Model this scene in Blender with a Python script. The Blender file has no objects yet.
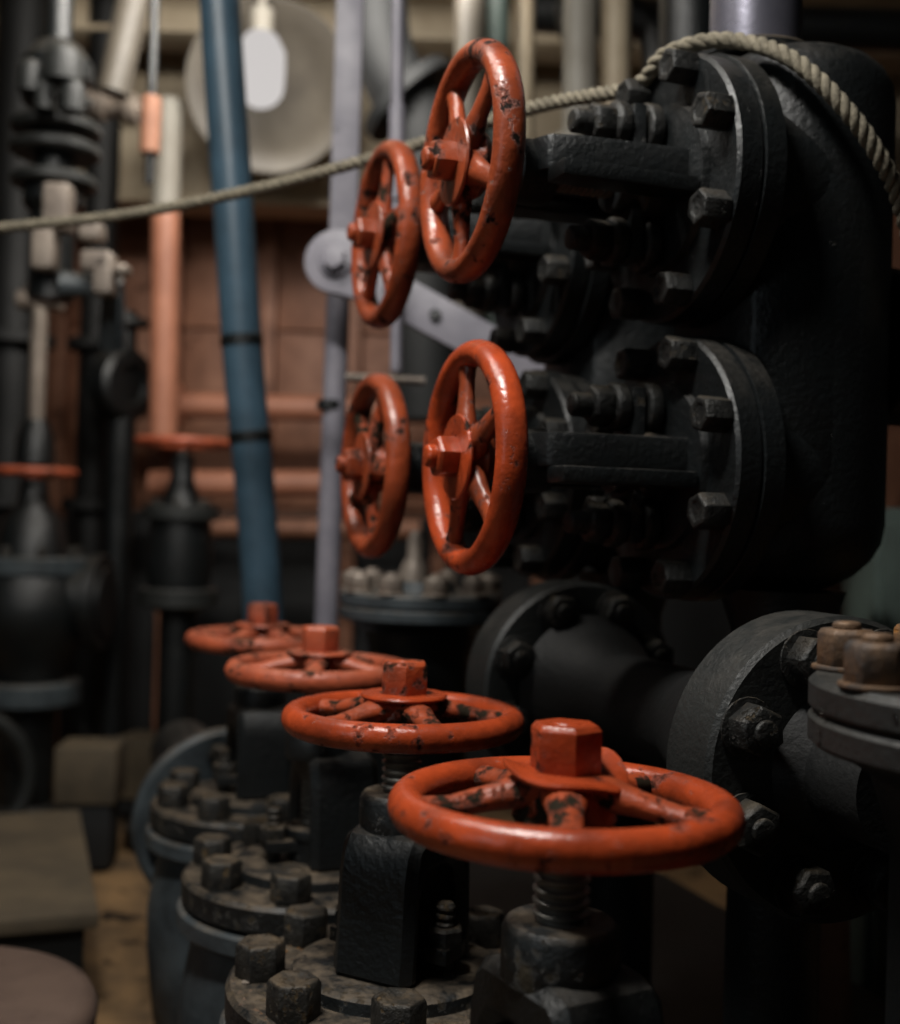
import bpy, bmesh, math, random
from mathutils import Vector, Matrix
random.seed(7)
sc = bpy.context.scene
col = sc.collection
R_ = math.radians
PI = math.pi

# ------------------------------------------------------------------ camera
YAW = R_(19.9)          # the pipe rows run along world Y; the camera looks 19.9 deg to their right
ROLL = R_(1.7)          # the hand-held camera leans a little
ZC = 1.0                # camera height above the engine room floor
F = 1180.0
YH = 521.5              # horizon row of the levelled picture
K = 1400.0
cd = bpy.data.cameras.new('camera')
cam = bpy.data.objects.new('camera', cd)
col.objects.link(cam)
cam.location = (0, 0, ZC)
cam.rotation_euler = (Matrix.Rotation(-YAW, 3, 'Z') @ Matrix.Rotation(PI / 2 + math.atan((YH - 512) / F), 3, 'X') @ Matrix.Rotation(ROLL, 3, 'Z')).to_euler()
cd.sensor_fit = 'VERTICAL'
cd.sensor_height = 36.0
cd.lens = F / 1024 * 36.0
cd.clip_start = 0.02
cd.dof.use_dof = True
cd.dof.focus_distance = 1.05
cd.dof.aperture_fstop = 3.0
sc.camera = cam

# ------------------------------------------------------------------ world, lights, exposure
w = bpy.data.worlds.new('engine_room_air')
sc.world = w
w.use_nodes = True
w.node_tree.nodes['Background'].inputs[0].default_value = (0.42, 0.55, 0.60, 1)
w.node_tree.nodes['Background'].inputs[1].default_value = 0.007
sc.view_settings.view_transform = 'Standard'
sc.view_settings.look = 'None'
sc.view_settings.gamma = 1.0
sc.view_settings.use_curve_mapping = False
sc.view_settings.exposure = 0.05

def area(name, loc, target, size, power, colr):
    l = bpy.data.lights.new(name, 'AREA')
    l.shape = 'RECTANGLE'; l.size = size[0]; l.size_y = size[1]
    l.energy = power; l.color = colr
    o = bpy.data.objects.new(name, l); col.objects.link(o)
    o.location = loc
    d = Vector(target) - Vector(loc)
    o.rotation_euler = d.to_track_quat('-Z', 'Y').to_euler()
    return o
# gangway lamps overhead: one over the row of hand wheels, one behind and left; added fills follow
area('gangway_lamp', (-0.12, 0.78, 2.45), (0.30, 1.10, 0.75), (0.34, 0.12), 30.0, (1.0, 0.97, 0.92))
area('gangway_lamp_aft', (-0.25, 1.55, 2.60), (-0.1, 2.3, 0.6), (0.6, 0.15), 14.0, (1.0, 0.95, 0.88))
area('upper_wall_fill', (0.55, 2.7, 2.50), (0.4, 4.8, 1.8), (1.0, 0.2), 28.0, (1.0, 0.95, 0.88))  # added fill to brighten the upper wall, no fixture here
area('cool_side_fill', (-1.3, 0.3, 1.5), (0.4, 1.5, 0.7), (0.3, 0.8), 2.5, (0.80, 0.93, 1.0))  # unseen cool fill added from the left, not a real opening

# ------------------------------------------------------------------ helpers
def level(px, py):
    x, y = px - 450, py - 512
    return 450 + x * math.cos(ROLL) + y * math.sin(ROLL), 512 - x * math.sin(ROLL) + y * math.cos(ROLL)
def P(px, py, d):
    px, py = level(px, py)
    xc = (px - 450) / K * d
    z = ZC + (YH - py) / K * d
    d *= F / K
    return Vector((xc * math.cos(YAW) + d * math.sin(YAW), -xc * math.sin(YAW) + d * math.cos(YAW), z))

class MB:
    def __init__(s): s.v = []; s.f = []
    def add(s, vs, fs, M=None):
        b = len(s.v)
        for p in vs:
            p = Vector(p); s.v.append((M @ p) if M else p)
        for f in fs: s.f.append([i + b for i in f])
        return s
    def lathe(s, prof, n=32, M=None, ph=0.0):
        vs = []; fs = []; rings = []
        for r, z in prof:
            if r <= 1e-6:
                rings.append([len(vs)]); vs.append((0, 0, z))
            else:
                rings.append(list(range(len(vs), len(vs) + n)))
                for k in range(n):
                    a = ph + 2 * PI * k / n
                    vs.append((r * math.cos(a), r * math.sin(a), z))
        for A, B in zip(rings[:-1], rings[1:]):
            if len(A) == 1 and len(B) == 1: continue
            for k in range(n):
                k2 = (k + 1) % n
                if len(A) == 1: fs.append([A[0], B[k2], B[k]])
                elif len(B) == 1: fs.append([A[k], A[k2], B[0]])
                else: fs.append([A[k], A[k2], B[k2], B[k]])
        return s.add(vs, fs, M)
    def cyl(s, r, z0, z1, n=24, c=0.0, M=None, ph=0.0):
        if c <= 0: return s.lathe([(0, z0), (r, z0), (r, z1), (0, z1)], n, M, ph)
        return s.lathe([(0, z0), (r - c, z0), (r, z0 + c), (r, z1 - c), (r - c, z1), (0, z1)], n, M, ph)
    def ring(s, ri, ro, z0, z1, n=40, c=0.003, M=None):
        return s.lathe([(ri, z0), (ro - c, z0), (ro, z0 + c), (ro, z1 - c), (ro - c, z1), (ri, z1), (ri, z0)], n, M)
    def torus(s, R, ra, rz, n=64, m=16, M=None):
        vs = []; fs = []
        for i in range(n):
            a = 2 * PI * i / n
            for j in range(m):
                b = 2 * PI * j / m
                q = R + ra * math.cos(b)
                vs.append((q * math.cos(a), q * math.sin(a), rz * math.sin(b)))
        for i in range(n):
            for j in range(m):
                i2 = (i + 1) % n; j2 = (j + 1) % m
                fs.append([i * m + j, i2 * m + j, i2 * m + j2, i * m + j2])
        return s.add(vs, fs, M)
    def tube(s, pts, rad, n=12, M=None, sq=1.0, cap=True):
        pts = [Vector(p) for p in pts]
        if not isinstance(rad, (list, tuple)): rad = [rad] * len(pts)
        vs = []; fs = []
        t0 = (pts[1] - pts[0]).normalized()
        up = Vector((0, 0, 1)) if abs(t0.z) < 0.9 else Vector((1, 0, 0))
        nx = t0.cross(up).normalized()
        for i, p in enumerate(pts):
            t = (pts[min(i + 1, len(pts) - 1)] - pts[max(i - 1, 0)]).normalized()
            nx = (nx - t * nx.dot(t)).normalized()
            ny = t.cross(nx)
            for k in range(n):
                a = 2 * PI * k / n
                vs.append(p + nx * (rad[i] * math.cos(a)) + ny * (rad[i] * sq * math.sin(a)))
        for i in range(len(pts) - 1):
            for k in range(n):
                k2 = (k + 1) % n
                fs.append([i * n + k, i * n + k2, (i + 1) * n + k2, (i + 1) * n + k])
        if cap:
            fs.append(list(range(n))[::-1]); fs.append([(len(pts) - 1) * n + k for k in range(n)])
        return s.add(vs, fs, M)
    def box(s, x0, x1, y0, y1, z0, z1, M=None):
        vs = [(x, y, z) for z in (z0, z1) for y in (y0, y1) for x in (x0, x1)]
        return s.add(vs, [[0, 2, 3, 1], [4, 5, 7, 6], [0, 1, 5, 4], [2, 6, 7, 3], [0, 4, 6, 2], [1, 3, 7, 5]], M)
    def prism(s, poly, z0, z1, M=None):
        n = len(poly)
        vs = [(x, y, z0) for x, y in poly] + [(x, y, z1) for x, y in poly]
        fs = [list(range(n))[::-1], [n + k for k in range(n)]] + [[k, (k + 1) % n, n + (k + 1) % n, n + k] for k in range(n)]
        return s.add(vs, fs, M)
    def nut(s, r, z0, z1, M=None, ph=0.0, hole=0.0):
        h = z1 - z0
        return s.lathe([(0, z0), (r, z0), (r, z0 + h * 0.86), (r * 0.87, z1), (0, z1)], 6, M, ph)
    def mesh(s, name, bevel=0.0, ang=35, segs=2, smooth=True):
        me = bpy.data.meshes.new(name)
        me.from_pydata([tuple(p) for p in s.v], [], s.f)
        bm = bmesh.new(); bm.from_mesh(me)
        bmesh.ops.recalc_face_normals(bm, faces=bm.faces)
        if bevel > 0:
            ed = [e for e in bm.edges if len(e.link_faces) == 2 and e.calc_face_angle(0) > R_(30)]
            bmesh.ops.bevel(bm, geom=ed, offset=bevel, segments=segs, profile=0.6, affect='EDGES', clamp_overlap=True)
        bm.to_mesh(me); bm.free()
        if smooth:
            me.polygons.foreach_set('use_smooth', [True] * len(me.polygons))
            me.set_sharp_from_angle(angle=R_(ang))
        return me

def obj(name, me, m, parent=None, loc=None, rot=None, label=None):
    o = bpy.data.objects.new(name, me); col.objects.link(o)
    if m is not None:
        if len(me.materials) == 0: me.materials.append(m)
        elif me.materials[0] is not m:
            o.material_slots[0].link = 'OBJECT'; o.material_slots[0].material = m
    if parent: o.parent = parent
    if loc is not None: o.location = loc
    if rot is not None: o.rotation_euler = rot
    if label: o['label'] = label
    return o
def thing(name, label, cat, loc=(0, 0, 0), rot=(0, 0, 0), group=None):
    o = bpy.data.objects.new(name, None); col.objects.link(o)
    o.location = loc; o.rotation_euler = rot
    o.empty_display_size = 0.05
    o['label'] = label; o['category'] = cat
    if group: o['group'] = group
    return o
def tag(o, label, cat, group=None, kind=None):
    o['label'] = label; o['category'] = cat
    if group: o['group'] = group
    if kind: o['kind'] = kind
    return o
_c = {}
def cached(key, fn):
    if key not in _c: _c[key] = fn()
    return _c[key]
def copy_tree(o, parent=None):
    c = o.copy(); col.objects.link(c)
    if parent: c.parent = parent
    for ch in list(o.children): copy_tree(ch, c)
    return c
def axis_m(p, d):          # matrix that takes local +Z to direction d at point p
    return Matrix.Translation(Vector(p)) @ Vector(d).to_track_quat('Z', 'Y').to_matrix().to_4x4()

# ------------------------------------------------------------------ materials
def srgb(r, g, b):
    f = lambda c: (c / 255 / 12.92) if c / 255 <= 0.04045 else ((c / 255 + 0.055) / 1.055) ** 2.4
    return (f(r), f(g), f(b), 1)
def material(name, base, alt=None, rough=0.5, metal=0.0, scale=12.0, chips=None, chip_at=0.62, chip_scale=30.0,
             dust=None, dust_amt=0.6, bump=0.15, bump_scale=60.0, spec=0.5, coat=0.0, rough_var=0.15):
    m = bpy.data.materials.new(name); m.use_nodes = True
    nt = m.node_tree; N = nt.nodes; L = nt.links
    b = N['Principled BSDF']
    tc = N.new('ShaderNodeTexCoord'); oi = N.new('ShaderNodeObjectInfo')
    mul = N.new('ShaderNodeMath'); mul.operation = 'MULTIPLY'; mul.inputs[1].default_value = 37.0
    L.new(oi.outputs['Random'], mul.inputs[0])
    va = N.new('ShaderNodeVectorMath'); va.operation = 'ADD'
    L.new(tc.outputs['Object'], va.inputs[0]); L.new(mul.outputs[0], va.inputs[1])
    def noise(sc_, det=6, rg=0.6):
        n = N.new('ShaderNodeTexNoise'); n.inputs['Scale'].default_value = sc_
        n.inputs['Detail'].default_value = det; n.inputs['Roughness'].default_value = rg
        L.new(va.outputs[0], n.inputs['Vector']); return n
    def ramp(src, a, c):
        r = N.new('ShaderNodeMapRange'); r.inputs['From Min'].default_value = a; r.inputs['From Max'].default_value = c
        L.new(src, r.inputs['Value']); return r.outputs['Result']
    def mix(fac, a, c):
        x = N.new('ShaderNodeMix'); x.data_type = 'RGBA'
        L.new(fac, x.inputs['Factor'])
        for s_, v in ((6, a), (7, c)):
            if isinstance(v, tuple): x.inputs[s_].default_value = v
            else: L.new(v, x.inputs[s_])
        return x.outputs[2]
    n1 = noise(scale)
    c = mix(ramp(n1.outputs['Fac'], 0.35, 0.68), base, alt or tuple(min(1, k * 0.6) for k in base[:3]) + (1,))
    rough_s = N.new('ShaderNodeMath'); rough_s.operation = 'MULTIPLY_ADD'
    L.new(n1.outputs['Fac'], rough_s.inputs[0]); rough_s.inputs[1].default_value = rough_var; rough_s.inputs[2].default_value = rough - rough_var / 2
    ro = rough_s.outputs[0]
    bh = noise(bump_scale, 5).outputs['Fac']
    if chips:
        n2 = noise(chip_scale, 8, 0.65); n3 = noise(chip_scale * 0.22, 3)
        ad = N.new('ShaderNodeMath'); ad.operation = 'MULTIPLY_ADD'; L.new(n3.outputs['Fac'], ad.inputs[0]); ad.inputs[1].default_value = 0.7
        L.new(n2.outputs['Fac'], ad.inputs[2])
        cm = ramp(ad.outputs[0], chip_at + 0.33, chip_at + 0.42)
        c = mix(cm, c, chips)
        mr = N.new('ShaderNodeMix'); L.new(cm, mr.inputs[0]); L.new(ro, mr.inputs[2]); mr.inputs[3].default_value = 0.8
        ro = mr.outputs[0]
        sp = N.new('ShaderNodeMapRange'); sp.inputs['To Min'].default_value = spec; sp.inputs['To Max'].default_value = 0.12
        L.new(cm, sp.inputs['Value']); L.new(sp.outputs['Result'], b.inputs['Specular IOR Level'])
        sb = N.new('ShaderNodeMath'); sb.operation = 'SUBTRACT'; L.new(bh, sb.inputs[0]); L.new(cm, sb.inputs[1]); bh = sb.outputs[0]
    if dust:
        g = N.new('ShaderNodeNewGeometry'); sx = N.new('ShaderNodeSeparateXYZ'); L.new(g.outputs['Normal'], sx.inputs[0])
        up = ramp(sx.outputs['Z'], 0.35, 0.95)
        dn = ramp(noise(30, 9, 0.7).outputs['Fac'], 0.40, 0.66)
        m1 = N.new('ShaderNodeMath'); m1.operation = 'MULTIPLY'; L.new(up, m1.inputs[0]); L.new(dn, m1.inputs[1])
        m2 = N.new('ShaderNodeMath'); m2.operation = 'MULTIPLY'; L.new(m1.outputs[0], m2.inputs[0]); m2.inputs[1].default_value = dust_amt
        c = mix(m2.outputs[0], c, dust)
        mr = N.new('ShaderNodeMix'); L.new(m2.outputs[0], mr.inputs[0]); L.new(ro, mr.inputs[2]); mr.inputs[3].default_value = 0.92
        ro = mr.outputs[0]
    L.new(c, b.inputs['Base Color']); L.new(ro, b.inputs['Roughness'])
    b.inputs['Metallic'].default_value = metal
    if not chips: b.inputs['Specular IOR Level'].default_value = spec
    b.inputs['Coat Weight'].default_value = coat
    if bump:
        bp = N.new('ShaderNodeBump'); bp.inputs['Strength'].default_value = bump; bp.inputs['Distance'].default_value = 0.003
        L.new(bh, bp.inputs['Height']); L.new(bp.outputs[0], b.inputs['Normal'])
    return m

M = {}
DUST = srgb(118, 102, 82)
M['red'] = material('orange_red_paint', srgb(184, 74, 37), srgb(126, 50, 26), 0.27, chips=srgb(36, 26, 20), chip_at=0.65, chip_scale=52, bump=0.45, bump_scale=75, rough_var=0.25, scale=18)
M['red_worn'] = material('worn_orange_red_paint', srgb(172, 74, 38), srgb(112, 50, 28), 0.40, chips=srgb(34, 29, 19), chip_at=0.50, chip_scale=62, bump=0.7, bump_scale=90, scale=30)
M['red_brown'] = material('brownish_red_paint', srgb(154, 70, 40), srgb(106, 48, 28), 0.30, chips=srgb(30, 24, 20), chip_at=0.60, chip_scale=55, bump=0.55, bump_scale=75, rough_var=0.25, scale=16)
M['red_dusty'] = material('dusty_orange_red_paint', srgb(184, 90, 58), srgb(142, 66, 44), 0.42, chips=srgb(46, 36, 28), chip_at=0.57, chip_scale=50, bump=0.5, bump_scale=70, dust=srgb(150, 100, 76), dust_amt=0.45, scale=22)
M['black'] = material('black_oily_iron', srgb(20, 23, 24), srgb(9, 11, 11), 0.40, scale=22, bump=0.6, bump_scale=130, rough_var=0.35, chips=srgb(58, 56, 50), chip_at=0.76, chip_scale=80, dust=srgb(72, 66, 58), dust_amt=0.55)
M['black_dusty'] = material('dusty_black_iron', srgb(25, 28, 29), srgb(12, 14, 15), 0.43, scale=22, bump=0.7, bump_scale=110, chips=srgb(66, 60, 50), chip_at=0.62, chip_scale=80, dust=DUST, dust_amt=0.72)
M['bluegrey'] = material('blue_grey_paint', srgb(72, 80, 84), srgb(38, 43, 46), 0.45, scale=9, bump=0.45, dust=DUST, dust_amt=0.6)
M['charcoal'] = material('charcoal_paint', srgb(38, 40, 39), srgb(24, 26, 25), 0.5, scale=14, bump=0.5, bump_scale=150, dust=srgb(80, 74, 66), dust_amt=0.4)
M['nut'] = material('dark_nut_steel', srgb(46, 46, 44), srgb(20, 21, 21), 0.45, metal=0.3, scale=60, bump=0.9, bump_scale=140, chips=srgb(70, 62, 50), chip_at=0.64, chip_scale=110, dust=srgb(104, 92, 74), dust_amt=0.5)
M['shade_black'] = material('shade_darkened_iron', srgb(11, 12, 12), srgb(7, 8, 8), 0.62, scale=14, bump=0.4, bump_scale=120)  # shade is put into this near-black base colour
M['rust'] = material('rusty_steel', srgb(116, 88, 62), srgb(58, 54, 52), 0.6, metal=0.2, scale=40, bump=0.6, bump_scale=90, chips=srgb(150, 104, 56), chip_at=0.66)
M['bolt'] = material('grimy_bolt_steel', srgb(56, 54, 50), srgb(24, 24, 24), 0.48, metal=0.3, scale=60, bump=0.9, bump_scale=140, chips=srgb(92, 78, 58), chip_at=0.62, chip_scale=110, dust=srgb(122, 104, 80), dust_amt=0.62)
M['thread'] = material('greasy_thread_steel', srgb(120, 118, 112), srgb(70, 70, 68), 0.4, metal=0.4, scale=40, bump=0.2)
M['lilac'] = material('lilac_grey_paint', srgb(138, 135, 143), srgb(110, 108, 118), 0.45, scale=9, bump=0.15, chips=srgb(70, 68, 72), chip_at=0.72)
M['steelpipe'] = material('bright_steel_pipe', srgb(140, 138, 150), srgb(110, 110, 122), 0.28, metal=0.75, scale=8, bump=0.1)
M['blue'] = material('blue_hose_rubber', srgb(64, 88, 104), srgb(46, 64, 76), 0.42, scale=8, bump=0.1)
M['cream'] = material('cream_paint', srgb(186, 172, 148), srgb(160, 144, 120), 0.55, scale=5, bump=0.15, chips=srgb(120, 96, 72), chip_at=0.74)
M['greycream'] = material('grey_cream_paint', srgb(150, 146, 136), srgb(124, 118, 108), 0.55, scale=5, bump=0.15)
M['terra'] = material('terracotta_bulkhead_paint', srgb(150, 104, 80), srgb(118, 78, 58), 0.6, scale=9, bump=0.3, chips=srgb(70, 44, 36), chip_at=0.66, chip_scale=14)
M['orangepipe'] = material('salmon_pipe_paint', srgb(178, 120, 94), srgb(150, 98, 76), 0.5, scale=7, bump=0.15)
M['floor'] = material('oily_brown_floor', srgb(140, 110, 74), srgb(72, 58, 42), 0.75, scale=5, bump=0.8, bump_scale=30, chips=srgb(36, 30, 26), chip_at=0.56, chip_scale=9)
M['wood'] = material('greyed_timber', srgb(92, 80, 62), srgb(66, 58, 46), 0.75, scale=6, bump=0.5, bump_scale=40)
M['brownlid'] = material('rust_brown_lid_paint', srgb(98, 80, 70), srgb(78, 62, 54), 0.62, scale=10, bump=0.5, bump_scale=45, chips=srgb(52, 40, 36), chip_at=0.66)
M['dark'] = material('dark_paint_and_shade', srgb(24, 26, 27), srgb(16, 17, 18), 0.7, scale=4, bump=0.2)
M['dishgrey'] = material('aged_enamel', srgb(92, 86, 76), srgb(74, 68, 60), 0.5, scale=6)
M['green'] = material('grey_green_paint', srgb(78, 92, 86), srgb(58, 68, 64), 0.6, scale=6)
M['pale'] = material('pale_worn_metal', srgb(158, 146, 134), srgb(110, 100, 92), 0.45, metal=0.3, scale=10, bump=0.3)

def rope_material():
    m = material('hemp_rope', srgb(132, 124, 106), srgb(96, 90, 76), 0.85, scale=60, bump=0.8, bump_scale=220)
    return m
M['rope'] = rope_material()
def bulb_material():
    m = bpy.data.materials.new('frosted_bulb_glass'); m.use_nodes = True
    nt = m.node_tree; nt.nodes.clear()
    out = nt.nodes.new('ShaderNodeOutputMaterial'); mx = nt.nodes.new('ShaderNodeMixShader')
    tr = nt.nodes.new('ShaderNodeBsdfTranslucent'); em = nt.nodes.new('ShaderNodeEmission')
    em.inputs[0].default_value = (1.0, 0.95, 0.93, 1); em.inputs[1].default_value = 0.62
    mx.inputs[0].default_value = 0.8
    nt.links.new(tr.outputs[0], mx.inputs[1]); nt.links.new(em.outputs[0], mx.inputs[2]); nt.links.new(mx.outputs[0], out.inputs[0])
    return m
M['bulb'] = bulb_material()
def glass_mat():
    m = bpy.data.materials.new('water'); m.use_nodes = True
    b = m.node_tree.nodes['Principled BSDF']
    b.inputs['Roughness'].default_value = 0.03; b.inputs['Transmission Weight'].default_value = 1.0; b.inputs['IOR'].default_value = 1.33
    return m
M['water'] = glass_mat()

# ------------------------------------------------------------------ structure: floor, walls, ceiling
Fw = Vector((math.sin(YAW), math.cos(YAW), 0)); Rt = Vector((math.cos(YAW), -math.sin(YAW), 0))
ROOM = Matrix(((Rt.x, Fw.x, 0, 0), (Rt.y, Fw.y, 0, 0), (0, 0, 1, 0), (0, 0, 0, 1)))   # room axes: x right, y aft, z up
def room_obj(name, mb, m, parent=None, bevel=0.0, kind=None, **k):
    me = mb.mesh(name, bevel)
    o = obj(name, me, m, parent)
    if parent is None: o.matrix_world = ROOM
    if kind: o['kind'] = kind
    return o
def floor_mesh():
    mb = MB(); n = 90; x0, x1, y0, y1 = -3.0, 2.6, -1.6, 6.2
    rnd = random.Random(3)
    vs = []; fs = []
    for j in range(n + 1):
        for i in range(n + 1):
            x = x0 + (x1 - x0) * i / n; y = y0 + (y1 - y0) * j / n
            z = 0.012 * math.sin(x * 7 + 2 * math.sin(y * 3)) * math.sin(y * 6 + x) + rnd.uniform(-.012, .004)
            vs.append((x, y, min(z, 0.006) - 0.006))
    for j in range(n):
        for i in range(n):
            a = j * (n + 1) + i; fs.append([a, a + 1, a + n + 2, a + n + 1])
    return mb.add(vs, fs)
room_obj('floor', floor_mesh(), M['floor'], kind='structure')
BU = 5.6                # distance unit of the bulkhead
BD = BU * F / K
wall_back = room_obj('wall_back', MB().box(-3, 2.6, BD, BD + 0.1, 0, 2.9), M['terra'], kind='structure')
wl = room_obj('wall_left', MB().box(-3.1, -3.0, -1.6, BD + .1, 0, 2.9), M['dark'], kind='structure')
wr = room_obj('wall_right', MB().box(2.0, 2.1, -1.6, BD, 0, 2.9), M['dark'], kind='structure')
ceiling = room_obj('ceiling', MB().box(-3.1, 2.6, 2.4, BD + .1, 2.85, 2.95), M['cream'], kind='structure')
# terracotta bulkhead: plates between stiffeners, horizontal stringers
cols_px = [-60, 60, 172, 265, 350, 440, 540, 640, 760]
def bx(px): return (px - 450) / K * BU
def bz(py): return ZC + (YH + 9 - py) / K * BU
rows_py = [(222, 345), (352, 520), (528, 779)]
for a, b_ in zip(cols_px[:-1], cols_px[1:]):
    for i, (pa, pb) in enumerate(rows_py):
        mb = MB().box(bx(a) + .03, bx(b_) - .03, BD - .025, BD + .002, max(bz(pb), 0.02), bz(pa))
        o = obj('panel', mb.mesh('panel', 0.006), M['dark'] if i == 2 else M['terra'], wall_back, label='lower plate coloured dark as shade' if i == 2 else None)  # bottom row is coloured dark to stand for shade low on the wall
for c in cols_px:
    mb = MB().box(bx(c) - .03, bx(c) + .03, BD - .09, BD + .002, 0.0, bz(215))
    obj('stiffener', mb.mesh('stiffener', 0.006), M['terra'], wall_back)
# cream upper strake of the bulkhead, framed in plates
for a, b_ in zip([-60, 110, 265, 345, 460, 560, 680, 800], [104, 258, 338, 453, 553, 673, 793, 900]):
    mb = MB().box(bx(a), bx(b_), BD - .06, BD + .002, bz(205), 2.85)
    obj('upper_panel', mb.mesh('upper_panel', 0.008), M['cream'], wall_back)
# deck beams under the ceiling
for i, (y, pz) in enumerate(((2.9, 2.74), (3.6, 2.74), (4.25, 2.72))):
    mb = MB().box(-3.0, 2.0, y - .05, y + .05, pz, 2.85).box(-3.0, 2.0, y - .10, y + .10, pz - .02, pz)
    room_obj('trim_%d' % (i + 1), mb, M['cream'], bevel=0.006, kind='structure')
# cream girder in front of the bulkhead, below the deck beams
mb = MB().box(-3.0, 0.45, BD - 0.42, BD - 0.36, 2.14, 2.40).box(-3.0, .45, BD - .5, BD - .3, 2.115, 2.14)
room_obj('trim_4', mb, M['cream'], bevel=0.006, kind='structure')

# ------------------------------------------------------------------ valve parts
def wheel_parts(parent, z, R=0.13, ra=0.0135, rz=0.0145, tilt=(0, 0), spin=0.0, paint='red', worn='red_worn', nutpaint=None, key='w', lift=0.014, nut_r=0.027, bent=False, nh=.035, tip=.001):
    """hand wheel: rim mesh with spokes, hub, washer and nut as sub-parts; local +Z points away from the valve"""
    rim = obj('handwheel', cached(key + 'rim', lambda: MB().torus(R - ra, ra, rz, 72, 18).mesh('rim', ang=80)), M[paint], parent, (0, 0, z), (tilt[0], tilt[1], spin))
    def spoke():
        Ri = R - ra
        pts = [(0.014, 0, lift), (0.034, 0, lift * .95), (0.058, 0, lift * .62), (0.085, 0, lift * .22), (Ri - .004, 0, 0)]
        return MB().tube(pts, [.021, .0175, .0128, .0115, .0145], 14, sq=0.72).mesh('spoke', ang=80)
    for k in range(5):
        obj('spoke', cached(key + 'spoke', spoke), M[worn], rim, (0, 0, 0), (0, 0, 2 * PI * k / 5))
    obj('hub', cached(key + 'hub', lambda: MB().lathe([(0, -.022), (.026, -.020), (.034, -.014), (.039, -.006), (.034, lift - .004), (.028, lift + .006), (.026, lift + .010), (0, lift + .010)], 28).mesh('hub')), M[worn], rim)
    def washer():
        mb = MB(); n = 40; z0 = lift + .010
        prof = [(.012, z0), (.020, z0), (.036, z0), (.0455, z0 - .001), (.0468, z0 + .0014), (.0455, z0 + .0035), (.036, z0 + .004), (.020, z0 + .004), (.012, z0 + .004)]
        mb.lathe(prof, n)
        if bent:
            for v in mb.v:
                rr = math.hypot(v.x, v.y); a = math.atan2(v.y, v.x)
                if rr > .024: v.z += (rr - .024) * (.34 * math.cos(2 * a + .6) + .25 * math.cos(3 * a))
        return mb.mesh('washer', ang=50)
    obj('washer', cached(key + 'washer' + str(bent), washer), M[paint], rim)
    z0 = lift + .013
    def nut():
        return MB().lathe([(0, z0), (nut_r, z0), (nut_r, z0 + nh - .004), (nut_r * .88, z0 + nh), (.012, z0 + nh), (0, z0 + nh - .0005)], 6).cyl(.0125, z0 + nh - .004, z0 + nh + tip, 18, .003).mesh('nut', 0.0010)
    obj('nut', cached(key + 'nut', nut), M[nutpaint or paint], rim, (0, 0, 0), (0, 0, 0.35 + spin))
    return rim
def thread(r0, r1, z0, z1, n=9, seg=24):
    prof = [(0, z0), (r0, z0)]
    h = (z1 - z0) / n
    for k in range(n):
        prof += [(r0, z0 + h * (k + .1)), (r1, z0 + h * (k + .38)), (r1, z0 + h * (k + .62)), (r0, z0 + h * (k + .9))]
    prof += [(r0, z1), (0, z1)]
    return MB().lathe(prof, seg)
def flange_bolts(parent, n, rad, z, r, h, m='bolt', ph=0.0, key='b', stud=False):
    """hex heads with a stud end showing, on a flange whose face is local +Z"""
    def head():
        if stud:
            return MB().cyl(r * 1.18, 0, h * .12, 20, .001).nut(r, h * .12, h * .95).lathe([(0, h * .95), (r * .5, h * .95), (r * .5, h * 1.06), (r * .40, h * 1.12), (0, h * 1.12)], 14).mesh('bolt', 0.0008, segs=1)
        return MB().lathe([(0, 0), (r, 0), (r, h * .88), (r * .90, h), (r * .62, h), (r * .50, h * .95), (0, h * .94)], 6).mesh('bolt', r * .14, segs=2, ang=50)
    me = cached('bolt' + key, head)
    rnd = random.Random(int(rad * 1000) + n)
    for k in range(n):
        a = ph + 2 * PI * k / n
        obj('bolt', me, M[m], parent, (rad * math.cos(a), rad * math.sin(a), z), (0, 0, rnd.uniform(0, 1.0)))

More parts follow.
